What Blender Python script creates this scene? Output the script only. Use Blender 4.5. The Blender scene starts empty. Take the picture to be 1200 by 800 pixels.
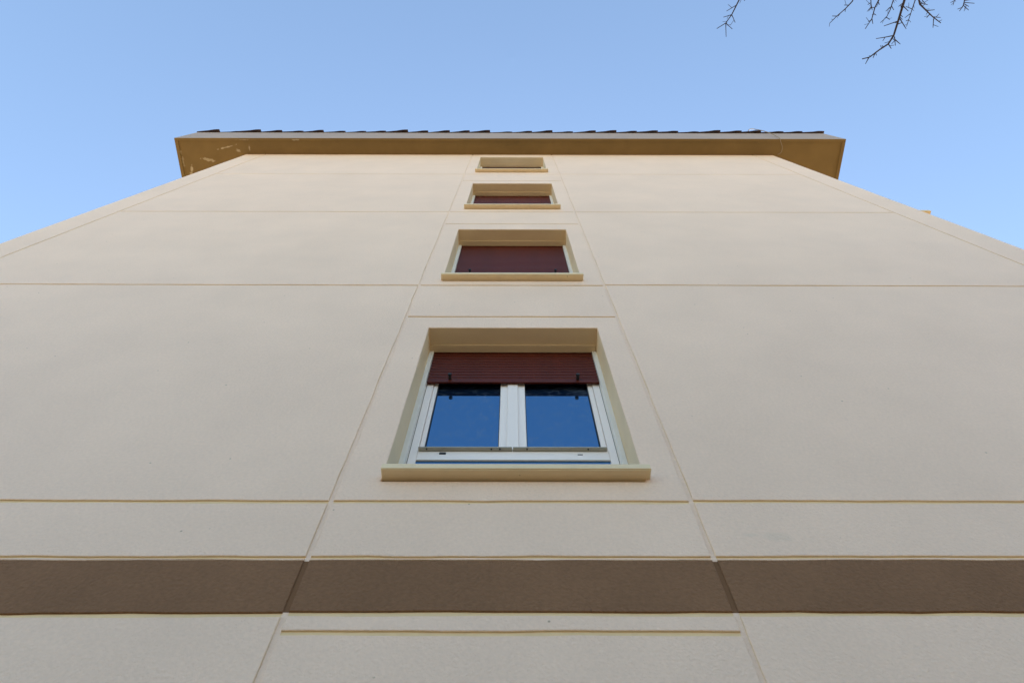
import bpy, bmesh, math, random
from mathutils import Vector, Matrix
R = math.radians
random.seed(7)
S = bpy.context.scene
COL = S.collection

# ---------------------------------------------------------------- camera
TH = R(66.54)
EYE = Vector((0, -1.70, 1.60))
F = 765.0
cd = bpy.data.cameras.new("camera"); cam = bpy.data.objects.new("camera", cd); COL.objects.link(cam)
cd.sensor_width = 36; cd.lens = F / 1200 * 36; cd.clip_start = 0.05; cd.clip_end = 2000
cam.matrix_world = Matrix.Translation(EYE) @ Matrix.Rotation(R(90) + TH, 4, 'X') @ Matrix.Rotation(R(0.10), 4, 'Z')
S.camera = cam

# ---------------------------------------------------------------- sky, sun, exposure
SUN_EL, SUN_AZ = R(30), R(2)          # azimuth clockwise from +Y: behind the building, its end wall is in shade
w = bpy.data.worlds.new("World"); S.world = w; w.use_nodes = True
nt = w.node_tree; bg = nt.nodes['Background']
sky = nt.nodes.new('ShaderNodeTexSky'); sky.sky_type = 'NISHITA'; sky.sun_disc = False
sky.sun_elevation = SUN_EL; sky.sun_rotation = SUN_AZ
sky.altitude = 0; sky.air_density = 0.95; sky.dust_density = 0.6; sky.ozone_density = 0.0
wb = nt.nodes.new('ShaderNodeVectorMath'); wb.operation = 'MULTIPLY'; wb.inputs[1].default_value = (.975, 1.015, 1.0)   # white balance of the whole sky
nt.links.new(sky.outputs[0], wb.inputs[0]); nt.links.new(wb.outputs[0], bg.inputs[0]); bg.inputs[1].default_value = 0.12
sl = bpy.data.lights.new("sun", 'SUN'); so = bpy.data.objects.new("sun", sl); COL.objects.link(so)
sl.energy = 4.8; sl.angle = R(0.53); sl.color = (1, .93, .82)
sd = Vector((math.sin(SUN_AZ) * math.cos(SUN_EL), math.cos(SUN_AZ) * math.cos(SUN_EL), math.sin(SUN_EL)))
so.rotation_euler = sd.to_track_quat('Z', 'Y').to_euler(); so.location = sd * 40
S.view_settings.view_transform = 'Standard'; S.view_settings.look = 'None'
S.view_settings.exposure = 1.79; S.view_settings.gamma = 1

# ---------------------------------------------------------------- materials
def mat(name, col, rough=.6, var=.06, vscale=3.0, bump=0, bscale=200., spec=.5, col2=None, fine=0.0, coat=0):
    m = bpy.data.materials.new(name); m.use_nodes = True
    n = m.node_tree.nodes; l = m.node_tree.links; p = n['Principled BSDF']
    p.inputs['Roughness'].default_value = rough; p.inputs['Specular IOR Level'].default_value = spec
    tc = n.new('ShaderNodeTexCoord')
    nz = n.new('ShaderNodeTexNoise'); nz.inputs['Scale'].default_value = vscale; nz.inputs['Detail'].default_value = 6
    nz.inputs['Roughness'].default_value = .6
    l.new(tc.outputs['Object'], nz.inputs['Vector'])
    mp = n.new('ShaderNodeMapRange'); mp.inputs[1].default_value = .3; mp.inputs[2].default_value = .7
    l.new(nz.outputs[0], mp.inputs[0])
    mx = n.new('ShaderNodeMix'); mx.data_type = 'RGBA'
    c2 = col2 or tuple(c * (1 - 2 * var) for c in col)
    c1 = tuple(min(1, c * (1 + (0 if col2 else var))) for c in col)
    mx.inputs[6].default_value = (*c1, 1); mx.inputs[7].default_value = (*c2, 1)
    l.new(mp.outputs[0], mx.inputs[0])
    out = mx.outputs[2]
    if fine:
        f = n.new('ShaderNodeTexNoise'); f.inputs['Scale'].default_value = bscale * .7; f.inputs['Detail'].default_value = 3
        l.new(tc.outputs['Object'], f.inputs['Vector'])
        fr = n.new('ShaderNodeMapRange'); fr.inputs[1].default_value = .3; fr.inputs[2].default_value = .7
        fr.inputs[3].default_value = 1 - fine; fr.inputs[4].default_value = 1 + fine
        l.new(f.outputs[0], fr.inputs[0])
        mm = n.new('ShaderNodeVectorMath'); mm.operation = 'SCALE'
        l.new(out, mm.inputs[0]); l.new(fr.outputs[0], mm.inputs['Scale']); out = mm.outputs[0]
    l.new(out, p.inputs['Base Color'])
    if bump:
        b = n.new('ShaderNodeTexNoise'); b.inputs['Scale'].default_value = bscale; b.inputs['Detail'].default_value = 4
        l.new(tc.outputs['Object'], b.inputs['Vector'])
        bn = n.new('ShaderNodeBump'); bn.inputs['Strength'].default_value = 1; bn.inputs['Distance'].default_value = bump
        l.new(b.outputs[0], bn.inputs['Height']); l.new(bn.outputs[0], p.inputs['Normal'])
    m['out'] = 0
    return m

def stained(m, stains, scol, nscale=14):
    """paint flaked off in patches with a shape of their own: (centre, radii, amount)"""
    n = m.node_tree.nodes; l = m.node_tree.links; p = n['Principled BSDF']
    src = p.inputs['Base Color'].links[0].from_socket
    tc = n.new('ShaderNodeTexCoord')
    nz = n.new('ShaderNodeTexNoise'); nz.inputs['Scale'].default_value = nscale; nz.inputs['Detail'].default_value = 5
    l.new(tc.outputs['Object'], nz.inputs['Vector'])
    for (c, r, rot, amt) in stains:
        mpn = n.new('ShaderNodeMapping'); mpn.vector_type = 'TEXTURE'
        mpn.inputs['Location'].default_value = c; mpn.inputs['Rotation'].default_value = (0, 0, rot); mpn.inputs['Scale'].default_value = r
        l.new(tc.outputs['Object'], mpn.inputs[0])
        ln = n.new('ShaderNodeVectorMath'); ln.operation = 'LENGTH'; l.new(mpn.outputs[0], ln.inputs[0])
        ad = n.new('ShaderNodeMath'); ad.operation = 'MULTIPLY_ADD'; ad.inputs[1].default_value = 2.2; l.new(nz.outputs[0], ad.inputs[0]); l.new(ln.outputs['Value'], ad.inputs[2])
        mr = n.new('ShaderNodeMapRange'); mr.inputs[1].default_value = 1.75; mr.inputs[2].default_value = 1.35
        mr.inputs[3].default_value = 0; mr.inputs[4].default_value = amt; l.new(ad.outputs[0], mr.inputs[0])
        mx = n.new('ShaderNodeMix'); mx.data_type = 'RGBA'; mx.inputs[7].default_value = (*scol, 1)
        l.new(mr.outputs[0], mx.inputs[0]); l.new(src, mx.inputs[6]); src = mx.outputs[2]
    l.new(src, p.inputs['Base Color'])

CREAM = (.90, .65, .465)
M = {}
M['render'] = mat('cream_render', CREAM, .5, .03, 1.3, bump=.0042, bscale=90, spec=.4, fine=.035)
M['groove'] = mat('groove_bounce_cream', (.86, .62, .34), .8, .05, 6, bump=.001, bscale=90)  # yellower than the wall: warm bounce light in the joints is in the colour
M['reveal'] = mat('reveal_shade_cream', (.80, .62, .385), .6, .03, 4, bump=.0006, bscale=90)  # wall paint with reveal shade and joint bounce light put into the colour
M['band'] = mat('taupe_render', (.245, .130, .066), .8, .06, 2.2, bump=.007, bscale=80, fine=.08, spec=.15)
M['band_joint_shade'] = mat('band_joint_shade', (.225, .115, .055), .85, .05, 3, spec=.15)  # band paint a little darker, the shade of the joint is in it
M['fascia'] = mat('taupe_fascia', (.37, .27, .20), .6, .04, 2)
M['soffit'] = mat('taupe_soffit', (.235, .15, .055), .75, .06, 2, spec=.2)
M['sill'] = mat('sill_cream', (.81, .635, .385), .5, .03, 8, bump=.0005, bscale=60)
M['white'] = mat('white_aluminium', (.93, .83, .75), .4, .01, 5)
M['whitecream'] = mat('cream_guide_rail', (.78, .74, .66), .4, .02, 5)
M['lip'] = mat('grey_drip_profile', (.42, .39, .32), .4, .03, 5)
M['maroon'] = mat('maroon_slat', (.098, .016, .007), .28, .08, 9, spec=.16)
M['black'] = mat('black_rubber', (.012, .012, .012), .5, .02, 9)
M['seal_shade'] = mat('dark_seal_gap_shade', (.02, .02, .022), .7, .02, 9)  # rubber seals, also black painted in for the shade of gaps and slots
M['tile'] = mat('clay_tile', (.075, .038, .026), .85, .25, 5, bump=.004, bscale=30)
M['bark'] = mat('bark', (.075, .05, .045), .9, .2, 9, bump=.003, bscale=40)
M['cable'] = mat('old_cable', (.30, .22, .13), .6, .05, 9)
M['ground'] = mat('gravel_ground', (.28, .21, .135), .95, .15, .8, bump=.01, bscale=30, fine=.12)
M['path'] = mat('paving_concrete', (.30, .22, .13), .9, .1, 1.5, bump=.003, bscale=50, fine=.08)
M['grass'] = mat('pale_open_ground', (.42, .38, .32), .95, .1, .3, bump=.02, bscale=25, fine=.2)
stained(M['soffit'], [((-5.45, -.13, 14.48), (.30, .028, .3), R(-14), .9), ((-5.23, -.075, 14.48), (.10, .05, .3), 0, .9),
                      ((-5.85, .10, 14.48), (.22, .05, .3), R(10), .7), ((-6.2, .30, 14.48), (.05, .14, .3), R(8), .9),
                      ((-5.1, -.27, 14.48), (.20, .02, .3), 0, .4), ((-6.33, .1, 14.48), (.035, .3, .3), 0, .5),
                      ((-4.1, -.27, 14.48), (.12, .02, .3), 0, .7), ((-5.02, -.12, 14.48), (.03, .09, .3), 0, .7)],
        (.52, .42, .27))
# tiny specks and nicks scattered over the render
def specks(m, scale, keep, rad, col):
    n = m.node_tree.nodes; l = m.node_tree.links; p = n['Principled BSDF']
    src = p.inputs['Base Color'].links[0].from_socket
    tc = n.new('ShaderNodeTexCoord'); v = n.new('ShaderNodeTexVoronoi'); v.inputs['Scale'].default_value = scale
    l.new(tc.outputs['Object'], v.inputs['Vector'])
    sp = n.new('ShaderNodeSeparateColor'); l.new(v.outputs['Color'], sp.inputs[0])
    a = n.new('ShaderNodeMath'); a.operation = 'LESS_THAN'; a.inputs[1].default_value = keep; l.new(sp.outputs[0], a.inputs[0])
    b = n.new('ShaderNodeMapRange'); b.inputs[1].default_value = rad * scale; b.inputs[2].default_value = rad * scale * .5; b.inputs[4].default_value = .8
    l.new(v.outputs['Distance'], b.inputs[0])
    c = n.new('ShaderNodeMath'); c.operation = 'MULTIPLY'; l.new(a.outputs[0], c.inputs[0]); l.new(b.outputs[0], c.inputs[1])
    mx = n.new('ShaderNodeMix'); mx.data_type = 'RGBA'; mx.inputs[7].default_value = (*col, 1)
    l.new(c.outputs[0], mx.inputs[0]); l.new(src, mx.inputs[6]); l.new(mx.outputs[2], p.inputs['Base Color'])
specks(M['render'], 9, .5, .006, (.36, .26, .15))
specks(M['sill'], 14, .5, .006, (.40, .29, .14))
# faint damp marks on the render
stained(M['render'], [((1.02, 0, 3.62), (.085, .1, .045), R(0), .2), ((.93, 0, 3.63), (.05, .1, .02), 0, .2)], (.56, .48, .35), 9)

g = bpy.data.materials.new('window_glass'); g.use_nodes = True; M['glass'] = g
p = g.node_tree.nodes['Principled BSDF']
p.inputs['Base Color'].default_value = (.006, .016, .040, 1); p.inputs['Roughness'].default_value = .0; p.inputs['IOR'].default_value = 4.4; p.inputs['Specular Tint'].default_value = (.28, .62, 1, 1)
n = g.node_tree.nodes; l = g.node_tree.links
tc = n.new('ShaderNodeTexCoord'); nz = n.new('ShaderNodeTexNoise'); nz.inputs['Scale'].default_value = 14; nz.inputs['Detail'].default_value = 4
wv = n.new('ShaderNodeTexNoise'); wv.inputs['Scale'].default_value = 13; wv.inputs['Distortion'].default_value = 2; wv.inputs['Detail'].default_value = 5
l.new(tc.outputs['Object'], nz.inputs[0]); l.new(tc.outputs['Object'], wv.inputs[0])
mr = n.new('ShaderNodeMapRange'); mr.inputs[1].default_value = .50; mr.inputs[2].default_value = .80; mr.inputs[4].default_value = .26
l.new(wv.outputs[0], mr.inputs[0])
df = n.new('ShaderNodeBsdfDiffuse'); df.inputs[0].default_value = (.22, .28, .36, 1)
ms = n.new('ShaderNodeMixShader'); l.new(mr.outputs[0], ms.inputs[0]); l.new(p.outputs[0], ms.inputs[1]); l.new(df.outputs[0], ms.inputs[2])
l.new(ms.outputs[0], n['Material Output'].inputs[0])

# ---------------------------------------------------------------- helpers
def link(name, me, m=None, parent=None, loc=None):
    o = bpy.data.objects.new(name, me); COL.objects.link(o)
    if m and me and not me.materials: me.materials.append(m)
    if parent: o.parent = parent
    if loc: o.location = loc
    return o
def obj(name, bm, m, parent=None, smooth=False, loc=None):
    me = bpy.data.meshes.new(name); bmesh.ops.recalc_face_normals(bm, faces=bm.faces)
    bm.to_mesh(me); bm.free()
    if smooth:
        for f in me.polygons: f.use_smooth = True
    return link(name, me, m, parent, loc)
def tag(o, label=None, cat=None, group=None, kind=None):
    for k, v in (('label', label), ('category', cat), ('group', group), ('kind', kind)):
        if v: o[k] = v
    return o
def box(bm, x0, x1, y0, y1, z0, z1, bev=0):
    vs = [bm.verts.new((x, y, z)) for z in (z0, z1) for y in (y0, y1) for x in (x0, x1)]
    fs = [bm.faces.new([vs[i] for i in q]) for q in ((0,1,3,2),(4,6,7,5),(0,4,5,1),(2,3,7,6),(0,2,6,4),(1,5,7,3))]
    if bev:
        es = {e for f in fs for e in f.edges}
        bmesh.ops.bevel(bm, geom=list(es), offset=bev, segments=2, affect='EDGES', profile=.5)
    return vs
def boxobj(name, a, m, parent=None, bev=0):
    bm = bmesh.new(); box(bm, *a, bev=bev); return obj(name, bm, m, parent)
def tube(bm, pts, r0, r1, n=5):
    pts = [Vector(p) for p in pts]; rings = []
    for i, p in enumerate(pts):
        d = (pts[min(i+1, len(pts)-1)] - pts[max(i-1, 0)]).normalized()
        a = d.orthogonal().normalized(); b = d.cross(a)
        r = r0 + (r1 - r0) * i / (len(pts) - 1)
        if rings and False: pass
        rings.append([bm.verts.new(p + (a * math.cos(2*math.pi*k/n) + b * math.sin(2*math.pi*k/n)) * r) for k in range(n)])
    for A, B in zip(rings, rings[1:]):
        # pick best offset to avoid twist
        off = min(range(n), key=lambda o: sum((A[k].co - B[(k+o) % n].co).length for k in range(n)))
        for k in range(n):
            try: bm.faces.new((A[k], A[(k+1) % n], B[(k+1+off) % n], B[(k+off) % n]))
            except ValueError: pass
    bm.faces.new(rings[0][::-1]); bm.faces.new(rings[-1])

def edge_pts(a, b, step, jit):
    """points from a to b (b left out) with a hand-cut waver"""
    a = Vector(a); b = Vector(b); L = (b - a).length; n = max(1, int(L / step)); nrm = Vector((-(b-a).y, (b-a).x)).normalized()
    out = []; ph = random.uniform(0, 6.28); ph2 = random.uniform(0, 6.28); wl = random.uniform(.7, 1.3); am = .0016 if jit > .0006 else 0
    for i in range(n):
        p = a.lerp(b, i / n); u = L * i / n; fade = min(1, u / .15, (L - u) / .15)
        if i: p += nrm * (random.gauss(0, jit) + am * fade * (math.sin(u * 6.28 / wl + ph) + .6 * math.sin(u * 15.7 / wl + ph2)))
        out.append(p)
    return out
DEP = .0075     # joint depth
def panel(parent, quad, m, hole=None, jit=.0007, depth_hole=.222, step=.10):
    """one render panel between the joints; quad = corners (x,z) going bl, br, tr, tl"""
    bm = bmesh.new()
    ring = []
    for i in range(4): ring += edge_pts(quad[i], quad[(i+1) % 4], step, jit)
    c = sum((Vector(q) for q in quad), Vector((0, 0))) / 4
    def inset(p, d):
        q = p.copy()
        q.x += d if p.x < c.x else -d
        q.y += d if p.y < c.y else -d
        return q
    # inset only perpendicular to the side that the point is on
    ns = [len(edge_pts(quad[i], quad[(i+1) % 4], step, 0)) for i in range(4)]
    front = []; k = 0
    for i in range(4):
        for j in range(ns[i]):
            p = ring[k]; q = p.copy(); e = .0022
            side = i
            if side == 0: q.y += e
            if side == 1: q.x -= e
            if side == 2: q.y -= e
            if side == 3: q.x += e
            if j == 0: q = p.copy(); q.x += e if i in (0, 3) else -e; q.y += e if i in (0, 1) else -e
            front.append(q); k += 1
    vb = [bm.verts.new((p.x, DEP + .003, p.y)) for p in ring]
    vm = [bm.verts.new((p.x, .0022, p.y)) for p in ring]
    vf = [bm.verts.new((p.x, 0, p.y)) for p in front]
    N = len(ring)
    for i in range(N):
        j = (i + 1) % N
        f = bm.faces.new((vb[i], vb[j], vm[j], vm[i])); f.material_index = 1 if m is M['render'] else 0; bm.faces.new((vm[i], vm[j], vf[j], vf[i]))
    if not hole:
        bm.faces.new(vf)
        fm = None
    else:
        x0, x1, z0, z1 = hole
        hc = [(x0, z0), (x1, z0), (x1, z1), (x0, z1)]
        hr = []
        for i in range(4): hr += edge_pts(hc[i], hc[(i+1) % 4], .2, .0006)
        e = .004
        def out(p): return Vector((p.x + (-e if abs(p.x-x0) < .003 else e if abs(p.x-x1) < .003 else 0), p.y + (-e if abs(p.y-z0) < .003 else e if abs(p.y-z1) < .003 else 0)))
        h0 = [bm.verts.new((out(p).x, 0, out(p).y)) for p in hr]
        h1 = [bm.verts.new((p.x, e, p.y)) for p in hr]
        h2 = [bm.verts.new((p.x, depth_hole, p.y)) for p in hr]
        H = len(hr)
        for i in range(H):
            j = (i + 1) % H
            bm.faces.new((h0[i], h0[j], h1[j], h1[i]))
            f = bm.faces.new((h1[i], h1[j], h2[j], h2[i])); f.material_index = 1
        # front annulus: two ngons left/right of the hole joined at its corners
        ob = sum(ns[:0]), ns[0], ns[0]+ns[1], ns[0]+ns[1]+ns[2]
        nh = [len(edge_pts(hc[i], hc[(i+1) % 4], .2, 0)) for i in range(4)]
        oh = 0, nh[0], nh[0]+nh[1], nh[0]+nh[1]+nh[2]
        for i in range(4):
            a = [vf[(ob[i] + k) % N] for k in range(ns[i] + 1)]
            b = [h0[(oh[i] + k) % H] for k in range(nh[i] + 1)]
            bm.faces.new(a + b[::-1])
    o = obj('wall_panel', bm, m, parent)
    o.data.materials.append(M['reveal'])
    return o

# ---------------------------------------------------------------- ground
boxobj('ground', (-400, 400, -400, 400, -.5, -.01), M['grass']); tag(bpy.data.objects['ground'], kind='structure')
tag(boxobj('gravel_yard', (-30, 40, -26, 22, -.3, 0), M['ground']), kind='structure')
tag(boxobj('paved_path', (-7, 7, -3.2, -.01, -.2, .06), M['path'], bev=.01), kind='structure')

# unseen evergreens, added to block low sky and darken the lower and right wall
def shade_conifer(seed, h, rad):
    rnd = random.Random(seed); bm = bmesh.new()
    for k in range(5200):
        t_ = rnd.random() ** .8; z = .5 + t_ * (h - .5); rr = rad * (1 - t_) ** .7 * rnd.uniform(.45, 1.08); a_ = rnd.uniform(0, 2*math.pi)
        c = Vector((rr * math.cos(a_), rr * math.sin(a_), z)); u = Vector([rnd.gauss(0, 1) for _ in range(3)]).normalized()
        v = u.orthogonal().normalized(); s_ = rnd.uniform(.07, .17)
        bm.faces.new([bm.verts.new(c + u * s_ * 1.6), bm.verts.new(c + v * s_ * .6), bm.verts.new(c - u * s_ * 1.6), bm.verts.new(c - v * s_ * .6)])
    me = bpy.data.meshes.new('crown'); bm.to_mesh(me); bm.free(); me.materials.append(M['needles']); return me
M['needles'] = mat('needles', (.035, .05, .018), .8, .3, 2)
crowns = [shade_conifer(1, 8.6, 1.7), shade_conifer(2, 8.0, 1.6)]
bm = bmesh.new(); tube(bm, [(0, 0, -.1), (0, 0, 3), (.05, 0, 9)], .16, .03, 8)
trunk_me = bpy.data.meshes.new('trunk'); bm.to_mesh(trunk_me); bm.free(); trunk_me.materials.append(M['bark'])
ORD = ['first', 'second', 'third', 'fourth', 'fifth', 'sixth', 'seventh', 'eighth', 'ninth', 'tenth', 'eleventh']
EV = [(-18 + i * 3.3, -16.5 + random.uniform(-.4, .4)) for i in range(11)] + [(16.5, -13.2), (16.9, -9.8), (16.4, -6.4), (16.8, -3.0), (16.5, .4), (16.7, 3.8)]
for i, (tx, ty) in enumerate(EV):
    t = link('added_shade_evergreen', None, loc=(tx, ty, 0))
    tag(t, ('%s added dark evergreen from the left in the unseen row shading the wall' % ORD[i]) if i < 11 else ('%s added dark evergreen from the front in the unseen row shading the right of the wall' % ORD[i - 11]), 'tree', 'unseen evergreens added to shade the wall')
    t.rotation_euler.z = i * 1.3; t.scale = (1, 1, 1 + random.uniform(-.08, .08))
    link('crown', crowns[i % 2], parent=t); link('trunk', trunk_me, parent=t)

# ---------------------------------------------------------------- the building
XL, XR, ZT = -5.09, 4.98, 14.49
BD = 13.0       # building depth
bld = bpy.data.objects.new('apartment_building', None); COL.objects.link(bld)
tag(bld, 'tall cream rendered apartment building end wall with one column of windows and brown eaves', 'building')
WIN = [  # centre x, half width, sill top z, head z, shutter box height, shutter bottom z
    (.007, .579, 4.030, 5.755, .150, 5.300),
    (0.0, .581, 6.825, 8.560, .25, 7.545),
    (0.0, .581, 9.625, 11.375, .30, 9.70),
    (-.012, .581, 12.420, 14.150, .33, 14.06)]
ZB = [1.2] # nothing: see rows
# wall mass: a skin 9 mm behind the panels with the window openings left out
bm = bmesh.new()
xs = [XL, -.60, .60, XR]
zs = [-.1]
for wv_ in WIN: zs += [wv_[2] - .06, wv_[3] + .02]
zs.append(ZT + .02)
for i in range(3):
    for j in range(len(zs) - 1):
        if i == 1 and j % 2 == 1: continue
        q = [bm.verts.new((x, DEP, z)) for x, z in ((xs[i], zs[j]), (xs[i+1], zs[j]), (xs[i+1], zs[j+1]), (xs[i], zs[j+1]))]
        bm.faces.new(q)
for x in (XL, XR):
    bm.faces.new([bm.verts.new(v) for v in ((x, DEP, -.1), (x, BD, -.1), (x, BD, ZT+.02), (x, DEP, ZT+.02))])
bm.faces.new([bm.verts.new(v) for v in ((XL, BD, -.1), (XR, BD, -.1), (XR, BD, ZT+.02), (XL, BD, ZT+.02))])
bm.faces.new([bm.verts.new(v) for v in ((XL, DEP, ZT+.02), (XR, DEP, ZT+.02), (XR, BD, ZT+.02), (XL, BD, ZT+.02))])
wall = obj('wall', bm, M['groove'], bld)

g2 = .010    # half a joint
XJ = [XL, -4.73, -.757, .752, 4.60, XR]
def jx(i, z): return XJ[i]
def rowpanels(ci, cuts, mats=None, holes=None):
    xa = XJ[ci] + (g2 if ci else 0); xb = XJ[ci+1] - (g2 if ci < 4 else 0)
    for k in range(len(cuts) - 1):
        (a0, a1, ga), (b0, b1, gb) = cuts[k], cuts[k+1]
        m = (mats or {}).get(k, M['render'])
        panel(wall, [(xa, a0 + ga), (xb, a1 + ga), (xb, b1 - gb), (xa, b0 - gb)], m, (holes or {}).get(k))
G = .010
# left field: z at its left end, z at its right end, half joint
def L(z, dz=0, g=G): return (z - dz, z + dz, g)
low = (-.05, -.05, 0)
# rows: ground / band bottom / band top / 588 / 334 / 249 / 206 / top
top = (ZT, ZT, 0)
bandL = [(3.212, 3.236, .0075), (3.483, 3.489, .0015)]
rowpanels(1, [low, (3.205, 3.234, .010), (3.485, 3.490, 0.0001), (3.500, 3.505, .006), L(3.838, -.004), L(6.672, -.008), L(9.43), L(12.20), top],
          {1: M['band']})
rowpanels(3, [low, (3.240, 3.243, .010), (3.494, 3.510, 0.0001), (3.509, 3.526, .006), L(3.838, -.004), L(6.672, -.008), L(9.43), L(12.22), top],
          {1: M['band']})
H = {}
cuts2 = [low, (3.158, 3.158, G), (3.238, 3.240, .010), (3.491, 3.494, 0.0001), (3.506, 3.509, .006), L(3.836), L(5.963), L(6.665), L(8.81), L(9.43), L(11.60), L(12.20), top]
for k, wi in ((5, 0), (7, 1), (9, 2), (11, 3)):
    cx, hw, zb, zh, *_ = WIN[wi]
    H[k] = (cx - hw, cx + hw, zb - .05, zh)
rowpanels(2, cuts2, {2: M['band']}, H)
for ci in (0, 4):
    zb_ = 3.205 if ci == 0 else 3.245
    rowpanels(ci, [low, (zb_, zb_, .008), (zb_ + .272, zb_ + .272, .0001), top], {1: M['band']})

# the joints run on through the brown band, in its paint darkened for the shade inside them
for x_, a_, b_ in ((XJ[1], 3.22, 3.478), (XJ[2], 3.247, 3.490), (XJ[3], 3.248, 3.492), (XJ[4], 3.253, 3.510)):
    boxobj('joint_fill', (x_ - .0102, x_ + .0102, .0063, .0082, a_ + .001, b_ - .001), M['band_joint_shade'], wall)
    boxobj('joint_fill', (x_ - .0102, x_ + .0102, .0062, .0082, -.04, a_), M['render'], wall)
    boxobj('joint_fill', (x_ - .0102, x_ + .0102, .0062, .0082, b_, ZT - .002), M['render'], wall)

# sills, windows, shutters
def sill(cx, hw, zt):
    bm = bmesh.new()
    x0, x1 = cx - hw - (.010 if zt > 5 else .001), cx + hw + (.012 if zt > 5 else .024)
    box(bm, x0, x1, -.058, .16, zt - .036, zt, bev=.003)
    o = obj('window_sill', bm, M['sill'], bld)
    boxobj('drip_edge', (x0 + .004, x1 - .004, -.052, -.026, zt - .040, zt - .0365), M['sill'], o)
    return o

slat_me = None
def shutter(cx, zb, zt, stops=True):
    global slat_me
    hw = .547; pitch = .040
    # the bottom bar is the shutter's own mesh; the slats hang above it
    bm = bmesh.new(); box(bm, cx - hw, cx + hw, .186, .200, zb, zb + .030, bev=.002)
    sh = obj('roller_shutter', bm, M['maroon'], bld)
    if not slat_me:
        bm = bmesh.new(); prof = []
        for k in range(7):
            a = math.pi * k / 6; prof.append((.1925 - .0065 * math.sin(a), .0008 + .0375 * (1 - math.cos(a)) / 2))
        prof += [(.200, .0383), (.200, .0008)]
        A = [bm.verts.new((-hw, y, z)) for y, z in prof]; B = [bm.verts.new((hw, y, z)) for y, z in prof]
        for i in range(len(prof)):
            j = (i + 1) % len(prof); bm.faces.new((A[i], B[i], B[j], A[j]))
        bm.faces.new(A); bm.faces.new(B[::-1]); bmesh.ops.recalc_face_normals(bm, faces=bm.faces)
        slat_me = bpy.data.meshes.new('slat'); bm.to_mesh(slat_me); bm.free(); slat_me.materials.append(M['maroon'])
    k = 0
    while zb + .031 + k * pitch < zt:
        link('slat', slat_me, parent=sh, loc=(cx, 0, zb + .031 + k * pitch)); k += 1
    if stops:
        for sx in (-.404, .414):
            bm = bmesh.new()
            tube(bm, [(cx + sx, .188, zb + .040), (cx + sx, .160, zb + .040)], .010, .009, 10)
            tube(bm, [(cx + sx, .160, zb + .040), (cx + sx, .146, zb + .040)], .0125, .0125, 10)
            obj('stop_pin', bm, M['black'], sh, smooth=False)
    return sh

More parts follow.
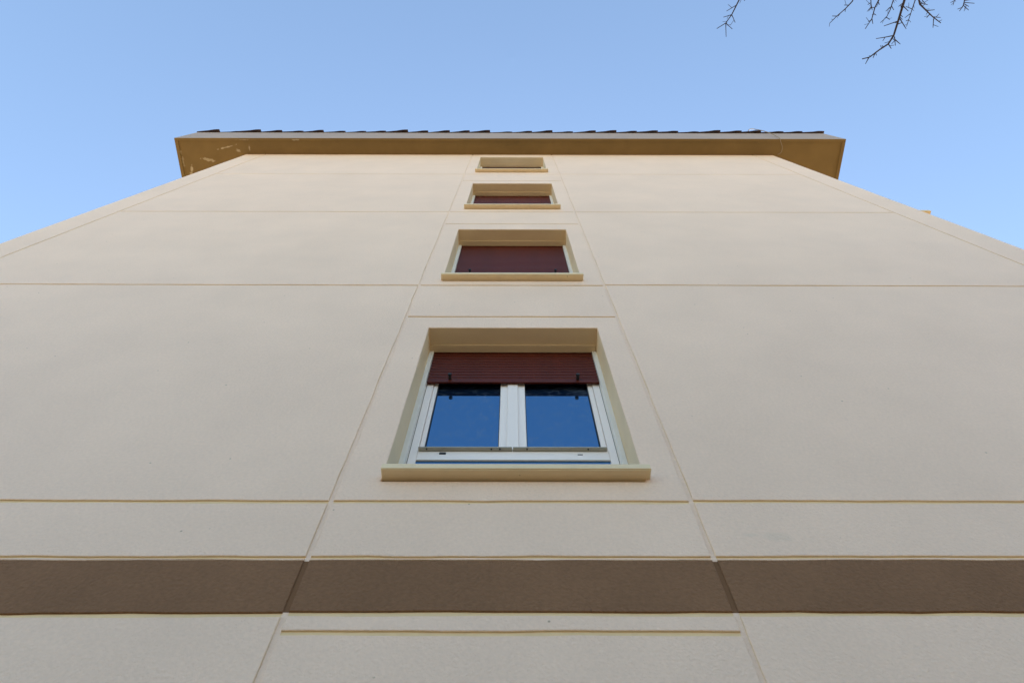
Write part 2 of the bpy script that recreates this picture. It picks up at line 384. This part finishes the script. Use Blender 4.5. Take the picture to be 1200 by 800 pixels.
def window(wi):
    cx, hw, zs_, zh, bh, zshut = WIN[wi]
    top_ = zh - .02
    zt = zs_ - .03                     # frame foot behind the sill
    # outer frame
    bm = bmesh.new()
    fy0, fy1 = .210, .270
    xo, xi = .547, .505
    zr0, zr1 = zs_ + .431, zs_ + .509   # transom between the fixed lower light and the sashes
    box(bm, cx - xo, cx - xi, fy0, fy1, zt, top_, .002); box(bm, cx + xi, cx + xo, fy0, fy1, zt, top_, .002)
    box(bm, cx - xi, cx + xi, fy0, fy1, top_ - .05, top_ - .001, .002)
    box(bm, cx - xi, cx + xi, fy0, fy1, zt, zt + .04, .002)
    win = obj('window', bm, M['white'], bld)
    boxobj('transom', (cx - xi + .0005, cx + xi - .0005, fy0 - .0006, fy1, zr0, zr1), M['white'], win, bev=.003)
    # drainage slots
    boxobj('drain_slot', (cx - .389, cx - .354, fy0 - .004, fy0 + .004, zr1 - .030, zr1 - .014), M['black'], win)
    boxobj('drain_slot', (cx + .339, cx + .366, fy0 - .002, fy0 + .004, zr1 - .034, zr1 - .028), M['black'], win)
    # lower fixed light
    boxobj('pane', (cx - xi + .001, cx + xi - .001, .219, .225, zt + .041, zr0 - .001), M['glass'], win)
    # two sashes
    zb = zr1 + .001; z1 = top_ - .052
    for s, (a, b, pa, pb) in enumerate(((-xi + .002, -.001, -.478, -.078), (.001, xi - .002, .074, .474))):
        bm = bmesh.new(); y0, y1 = .216, .260
        box(bm, cx + a, cx + pa, y0, y1, zb, z1, .003)
        box(bm, cx + pb, cx + b, y0, y1, zb, z1, .003)
        box(bm, cx + pa, cx + pb, y0, y1, zb, zb + .045, .002)
        box(bm, cx + pa, cx + pb, y0, y1, z1 - .06, z1, .002)
        sf = obj('sash', bm, M['white'], win)
        boxobj('glazing_seal', (cx + pa, cx + pa + .004, .225, .2365, zb + .045, z1 - .06), M['seal_shade'], win)
        boxobj('glazing_seal', (cx + pb - .004, cx + pb, .225, .2365, zb + .045, z1 - .06), M['seal_shade'], win)
        boxobj('pane', (cx + pa - .002, cx + pb + .002, .237, .243, zb + .044, z1 - .059), M['glass'], win)
        # drip profile under each sash with its screws
        xa, xb = (cx - .502, cx - .006) if s == 0 else (cx - .001, cx + .497)
        boxobj('drip_profile', (xa, xb, .186, .215, zb + .002, zb + .008), M['lip'], win)
        for fx in ((.09, .78, .87) if s == 0 else (.15, .80)):
            bm = bmesh.new(); px = xa + (xb - xa) * fx
            tube(bm, [(px, .196, zb - .002), (px, .196, zb + .003)], .0045, .0045, 8)
            obj('screw', bm, M['black'], win)
    boxobj('cover_strip', (cx - .034, cx + .030, .206, .2155, zb + .012, z1), M['white'], win, bev=.003)
    # guide rails and the shutter box front
    for s in (-1, 1):
        x0, x1 = (cx - hw, cx - .5495) if s < 0 else (cx + .5495, cx + hw)
        boxobj('guide_rail', (x0, x1, .170, .217, zt, zh - .012), M['whitecream'], win, bev=.002)
        xg = cx - .5495 if s < 0 else cx + .547
        boxobj('gap_shade', (xg + .0003, xg + .0022, .212, .250, zt, top_), M['seal_shade'], win)  # black strip stands for the shade between rail and frame
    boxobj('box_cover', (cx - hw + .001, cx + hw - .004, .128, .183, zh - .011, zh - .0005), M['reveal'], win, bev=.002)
    boxobj('box_slot_shade', (cx - hw + .001, cx + hw - .001, .1835, .32, zh - .006, zh + .02), M['seal_shade'], win)  # black block stands for the unlit slot above the shutter
    # the dark room behind
    bm = bmesh.new(); box(bm, cx - .598, cx + .598, .28, 2.2, zt - .02, zh + .015)
    obj('room_back', bm, M['seal_shade'], win)
    sill(cx, hw, zs_)
    return win
for i in range(4):
    window(i)
shutter(WIN[0][0], WIN[0][5], WIN[0][3] - .02)
shutter(WIN[1][0], WIN[1][5], WIN[1][3] - .02)
shutter(WIN[2][0], WIN[2][5], WIN[2][3] - .02)
shutter(WIN[3][0], WIN[3][5], WIN[3][3] - .02, False)

# ledges on the right-hand side wall, level with the sills
for z in (3.99, 6.79, 9.59):
    boxobj('side_ledge', (XR + .0, XR + .165, .012, 3.0, z, z + .05), M['sill'], bld, bev=.004)

# eaves
EX0, EX1, EY0, EZ = -6.41, 6.325, -.300, 14.49
roof_y1 = BD + .3
bm = bmesh.new()
box(bm, EX0 + .001, EX1 - .001, EY0 + .001, roof_y1, EZ, EZ + .12)
sof = obj('soffit', bm, M['soffit'], bld)
bm = bmesh.new()       # raised border round the soffit
box(bm, EX0 + .0005, EX1 - .0005, EY0 + .0005, EY0 + .05, EZ - .018, EZ - .0005, .002)
box(bm, EX0 + .0005, EX0 + .06, EY0 + .051, roof_y1, EZ - .018, EZ - .0005, .002)
box(bm, EX1 - .06, EX1 - .0005, EY0 + .051, roof_y1, EZ - .018, EZ - .0005, .002)
obj('border_board', bm, M['soffit'], sof)
FZ = 15.46
bm = bmesh.new()
th = .05
box(bm, EX0, EX1, EY0 - .0, EY0 + th, EZ - .016, FZ, .003)
box(bm, EX0, EX0 + th, EY0 + th + .001, roof_y1 - th, EZ - .016, FZ, .003)
box(bm, EX1 - th, EX1, EY0 + th + .001, roof_y1 - th, EZ - .016, FZ, .003)
box(bm, EX0, EX1, roof_y1 - th + .001, roof_y1, EZ - .016, FZ, .003)
obj('fascia', bm, M['fascia'], bld)
# hipped roof
bm = bmesh.new()
x0, x1, y0, y1, z0 = EX0 + .02, EX1 - .02, EY0 + .02, roof_y1 - .02, FZ + .005
hx = (x1 - x0) / 2; pz = z0 + hx * math.tan(R(14))
b = [bm.verts.new(v) for v in ((x0, y0, z0), (x1, y0, z0), (x1, y1, z0), (x0, y1, z0))]
r_ = [bm.verts.new(((x0+x1)/2, y0 + hx, pz)), bm.verts.new(((x0+x1)/2, y1 - hx, pz))]
bm.faces.new((b[0], b[1], r_[0])); bm.faces.new((b[1], b[2], r_[1], r_[0])); bm.faces.new((b[2], b[3], r_[1])); bm.faces.new((b[3], b[0], r_[0], r_[1])); bm.faces.new(b[::-1])
roof = obj('roof', bm, M['tile'], bld)
# the row of tiles along the front edge, each turned a little so its right corner stands out
bm = bmesh.new(); nseg = 8; W = .46; Lt = .42
rowsA, rowsB = [], []
for yy in (0, Lt):
    a, c = [], []
    for k in range(nseg + 1):
        u = k / nseg; h = .022 * math.sin(math.pi * min(1, max(0, (u - .55) / .45))) + .006 * u
        a.append(bm.verts.new((u * W, yy, h))); c.append(bm.verts.new((u * W, yy, h + .014)))
    rowsA.append(a); rowsB.append(c)
for k in range(nseg):
    bm.faces.new((rowsA[0][k], rowsA[1][k], rowsA[1][k+1], rowsA[0][k+1]))
    bm.faces.new((rowsB[0][k], rowsB[0][k+1], rowsB[1][k+1], rowsB[1][k]))
    for r in (0, 1): bm.faces.new((rowsA[r][k], rowsA[r][k+1], rowsB[r][k+1], rowsB[r][k]))
for k in (0, nseg): bm.faces.new((rowsA[0][k], rowsB[0][k], rowsB[1][k], rowsA[1][k]))
bmesh.ops.recalc_face_normals(bm, faces=bm.faces)
tme = bpy.data.meshes.new('roof_tile'); bm.to_mesh(tme); bm.free(); tme.materials.append(M['tile'])
NT = 30
for k in range(NT):
    t = link('roof_tile', tme, parent=roof)
    t.location = (EX0 - .01 + (12.735 - .43) * k / (NT - 1) + random.uniform(-.02, .02) * (0 < k < NT - 1), EY0 - .010 + random.uniform(-.012, .008), FZ + .012 + random.uniform(0, .012))
    t.rotation_euler = (R(14), R(random.uniform(-2, 1)), -R(random.uniform(1.5, 5.0)))

# cable that hangs over the eaves
def at(u, v, y=None, h=None):
    """the point of the place seen at (u, v) on the vertical plane y or at height h"""
    a, b_ = u - 600, 400 - v
    d = Vector((a, F * math.cos(TH) - b_ * math.sin(TH), F * math.sin(TH) + b_ * math.cos(TH)))
    k = (y - EYE.y) / d.y if y is not None else (h - EYE.z) / d.z
    return EYE + d * k
bm = bmesh.new()
cp = [(4.80, -.05, 15.62), (4.86, -.34, 15.66), (4.95, -.375, 15.45), (5.05, -.36, 15.1), (5.08, -.33, 14.75), (5.07, -.31, 14.50), (5.09, -.24, 14.455), (5.13, -.15, 14.45), (5.12, -.05, 14.455), (5.06, -.01, 14.47)]
P = []
for i in range(len(cp) - 1):
    p0 = Vector(cp[max(i-1, 0)]); p1 = Vector(cp[i]); p2 = Vector(cp[i+1]); p3 = Vector(cp[min(i+2, len(cp)-1)])
    for k in range(5):
        t_ = k / 5
        P.append(.5 * ((2*p1) + (p2 - p0) * t_ + (2*p0 - 5*p1 + 4*p2 - p3) * t_**2 + (3*p1 - p0 - 3*p2 + p3) * t_**3))
tube(bm, P, .007, .007, 6)
tag(obj('cable', bm, M['cable'], smooth=True), 'thin brown cable looping over the right end of the brown eaves', 'cable')

# ---------------------------------------------------------------- the bare tree
tree = bpy.data.objects.new('bare_tree', None); COL.objects.link(tree); tree.location = (7.2, -8.2, 0)
tag(tree, 'bare leafless tree whose thin twigs hang into the blue sky above the right corner', 'tree')
bpy.context.view_layer.update()
def tobj(name, bm, sm=True):
    for v in bm.verts: v.co -= tree.location
    return obj(name, bm, M['bark'], tree, smooth=sm)
bm = bmesh.new()
T0 = Vector((7.2, -8.2, -.2))
trunk_pts = [T0, (7.15, -8.15, 1.2), (7.0, -8.1, 2.8), (6.9, -7.9, 4.4), (6.95, -7.7, 6.2), (6.8, -7.6, 8.2), (6.7, -7.4, 10.4)]
tube(bm, trunk_pts, .21, .07, 12); tobj('trunk', bm)
def z2p(X, Y): return 820 + X / 3.53, Y / 3.53
def limb(a, b_, r0, r1, sag=.5):
    a = Vector(a); b_ = Vector(b_); pts = []
    for i in range(9):
        t_ = i / 8; p_ = a.lerp(b_, t_) + Vector((0, 0, sag * math.sin(math.pi * t_)))
        if 0 < i < 8: p_ += Vector([random.uniform(-.05, .05) for _ in range(3)])
        pts.append(p_)
    bm = bmesh.new(); tube(bm, pts, r0, r1, 8); tobj('limb', bm); return pts
HB = 8.0
main_end = at(1010, -130, h=HB)
lm = limb((6.85, -7.65, 6.6), main_end, .075, .016, .6)
lm2 = limb((6.95, -7.75, 5.6), at(880, -170, h=HB + .2), .06, .012, .9)
lm3 = limb((6.8, -7.6, 7.8), at(1160, -140, h=HB + .3), .06, .012, .3)
def kink(pts, k_=3, j=.016):
    out = [pts[0]]
    for a_, b2 in zip(pts, pts[1:]):
        n_ = max(1, int((b2 - a_).length / .07)) if k_ else 1
        for i in range(1, n_ + 1):
            q = a_.lerp(b2, i / n_)
            if i < n_: q = q + Vector([random.gauss(0, j * .6) for _ in range(3)])
            out.append(q)
    return out
def hang(start, polys, h0, rb):
    """one hanging branch with its side twigs: polys[0] is the leader"""
    bm = bmesh.new()
    lead = polys[0]
    first = at(*z2p(*lead[0]), h=h0)
    mid = Vector(start).lerp(first, .5) + Vector((random.uniform(-.05, .05), 0, .10))
    prev = [Vector(start), mid]
    def pts_of(pl, drop):
        out = []
        for i, q in enumerate(pl):
            u, v = z2p(*q); out.append(at(u + random.uniform(-.4, .4), v + random.uniform(-.4, .4), h=h0 - drop))
        return out
    lp = [first] + [at(*z2p(*q), h=h0) for q in lead[1:]]
    tube(bm, prev + kink(lp, j=.008), rb, rb * .32, 6)
    for pl in polys[1:]:
        tp = [at(*z2p(*q), h=h0) for q in pl]
        d = tp[-1] - tp[0]; tp[-1] += Vector((0, 0, random.uniform(-.02, .02)))
        tube(bm, kink(tp), max(.0036, rb * .38), .0027, 5)
        # buds and spurlets
        for k in range(random.choice((0, 1))):
            t_ = random.uniform(.3, .8); base = tp[0].lerp(tp[-1], t_) if len(tp) == 2 else tp[1]
            side = Vector((-d.y, d.x, 0)).normalized() * random.choice((-1, 1))
            tube(bm, [base, base + side * random.uniform(.02, .05) + d.normalized() * .02], rb * .25, rb * .2, 4)
    for a_, b2 in zip(lp, lp[1:]):
        for k in range(random.choice((0, 1, 1, 2))):
            base = a_.lerp(b2, random.random()); d = (b2 - a_).normalized()
            side = Vector((-d.y, d.x, 0)) * random.choice((-1, 1))
            tube(bm, [base, base + side * random.uniform(.012, .035) + d * random.uniform(.0, .03)], rb * .26, rb * .2, 4)
    tobj('branch', bm)
near = lambda L_, k: L_[k]
hang(lm2[-1], [[(175,-45),(165,-10),(150,20),(130,60),(105,95),(68,118)], [(105,95),(106,152)], [(105,95),(130,120)], [(130,60),(147,92)], [(130,60),(98,70)], [(150,20),(110,45)], [(168,-18),(186,2)]], HB + .2, .009)
hang(lm2[-2], [[(655,-50),(628,5),(600,35),(565,65),(535,95)], [(600,35),(598,48)], [(565,65),(545,65)], [(615,20),(592,20)], [(580,52),(575,64)]], HB + .1, .008)
hang(lm[-1], [[(703,-50),(705,-10),(707,30),(690,46)], [(705,10),(690,18)], [(706,15),(715,40)]], HB, .007)
hang(lm[-1], [[(765,-50),(740,-5),(722,30),(710,75),(682,118)], [(710,75),(716,97)], [(735,2),(742,18)], [(722,30),(704,28)], [(712,60),(722,52)], [(708,82),(692,88)]], HB, .009)
hang(lm[-1], [[(815,-50),(798,0),(785,40),(770,70),(745,92)], [(785,30),(765,45)], [(770,70),(782,80)], [(790,22),(800,40)]], HB, .007)
hang(lm[-2], [[(862,-80),(850,-20),(835,30),(820,80),(800,145),(778,180),(740,205),(700,235),(670,242)], [(800,145),(765,152),(730,158)], [(803,150),(808,187)], [(803,160),(827,181)],
              [(778,180),(787,200)], [(722,220),(718,238)], [(698,235),(683,263)], [(820,85),(790,95),(757,106)], [(825,75),(848,118)], [(845,5),(820,25)], [(838,22),(856,45)], [(812,100),(830,92)], [(760,195),(752,186)]], HB, .0135)
hang(lm[-2], [[(905,-60),(890,-5),(875,40),(853,108)], [(875,35),(850,25)], [(868,55),(845,72)], [(862,80),(850,85)]], HB + .1, .008)
hang(lm[-2], [[(900,-60),(903,-10),(908,15),(935,42),(962,68),(995,93)], [(935,42),(975,38)], [(950,55),(940,72)], [(962,68),(998,70)], [(965,75),(960,113)], [(905,10),(940,18)], [(918,0),(935,12)]], HB + .1, .0115)
hang(lm3[-1], [[(1065,-50),(1055,-10),(1045,20)], [(1052,0),(1040,8)]], HB + .3, .007)
hang(lm3[-1], [[(1105,-50),(1095,-10),(1088,20),(1072,44)], [(1088,20),(1108,40)], [(1090,8),(1130,12)], [(1085,28),(1060,36)], [(1092,14),(1115,24)], [(1095,0),(1120,-4)]], HB + .3, .009)
# the rest of the crown
def clear(p_):   # kept to the tree's own side of the yard
    return p_.y < EYE.y - .0725 * (p_.z - EYE.z) - .45 or p_.z < 3
def grow(bm, p_, d, Ln, r, depth):
    pts = [p_]; n_ = 4
    for i in range(n_):
        d = (d + Vector([random.uniform(-.16, .16) for _ in range(3)]) + Vector((0, 0, .03))).normalized()
        q = pts[-1] + d * Ln / n_
        if not clear(q): break
        pts.append(q)
    if len(pts) < 2: return
    tube(bm, pts, r, r * .6, 6 if r > .02 else 4)
    if depth == 0: return
    for k in range(3 if depth > 1 else 4):
        b_ = pts[random.randint(1, len(pts) - 1)] if k else pts[-1]
        side = Vector([random.uniform(-1, 1) for _ in range(3)]).normalized()
        grow(bm, b_, (d * .8 + side * .75).normalized(), Ln * random.uniform(.55, .75), r * .55, depth - 1)
for i in range(13):
    z_ = 3.6 + i * .52; k = min(5, int(z_ / 1.7)); base = Vector(trunk_pts[min(6, max(2, round(z_ / 1.7)))])
    base = Vector(trunk_pts[2]).lerp(Vector(trunk_pts[6]), (z_ - 2.8) / 7.6) if z_ < 10.4 else Vector(trunk_pts[6])
    a_ = i * 2.4
    bm = bmesh.new()
    grow(bm, base, Vector((math.cos(a_), math.sin(a_), .55)).normalized(), 2.6 - .08 * i, .055 - .002 * i, 4)
    if len(bm.verts): tobj('branch', bm)
    else: bm.free()
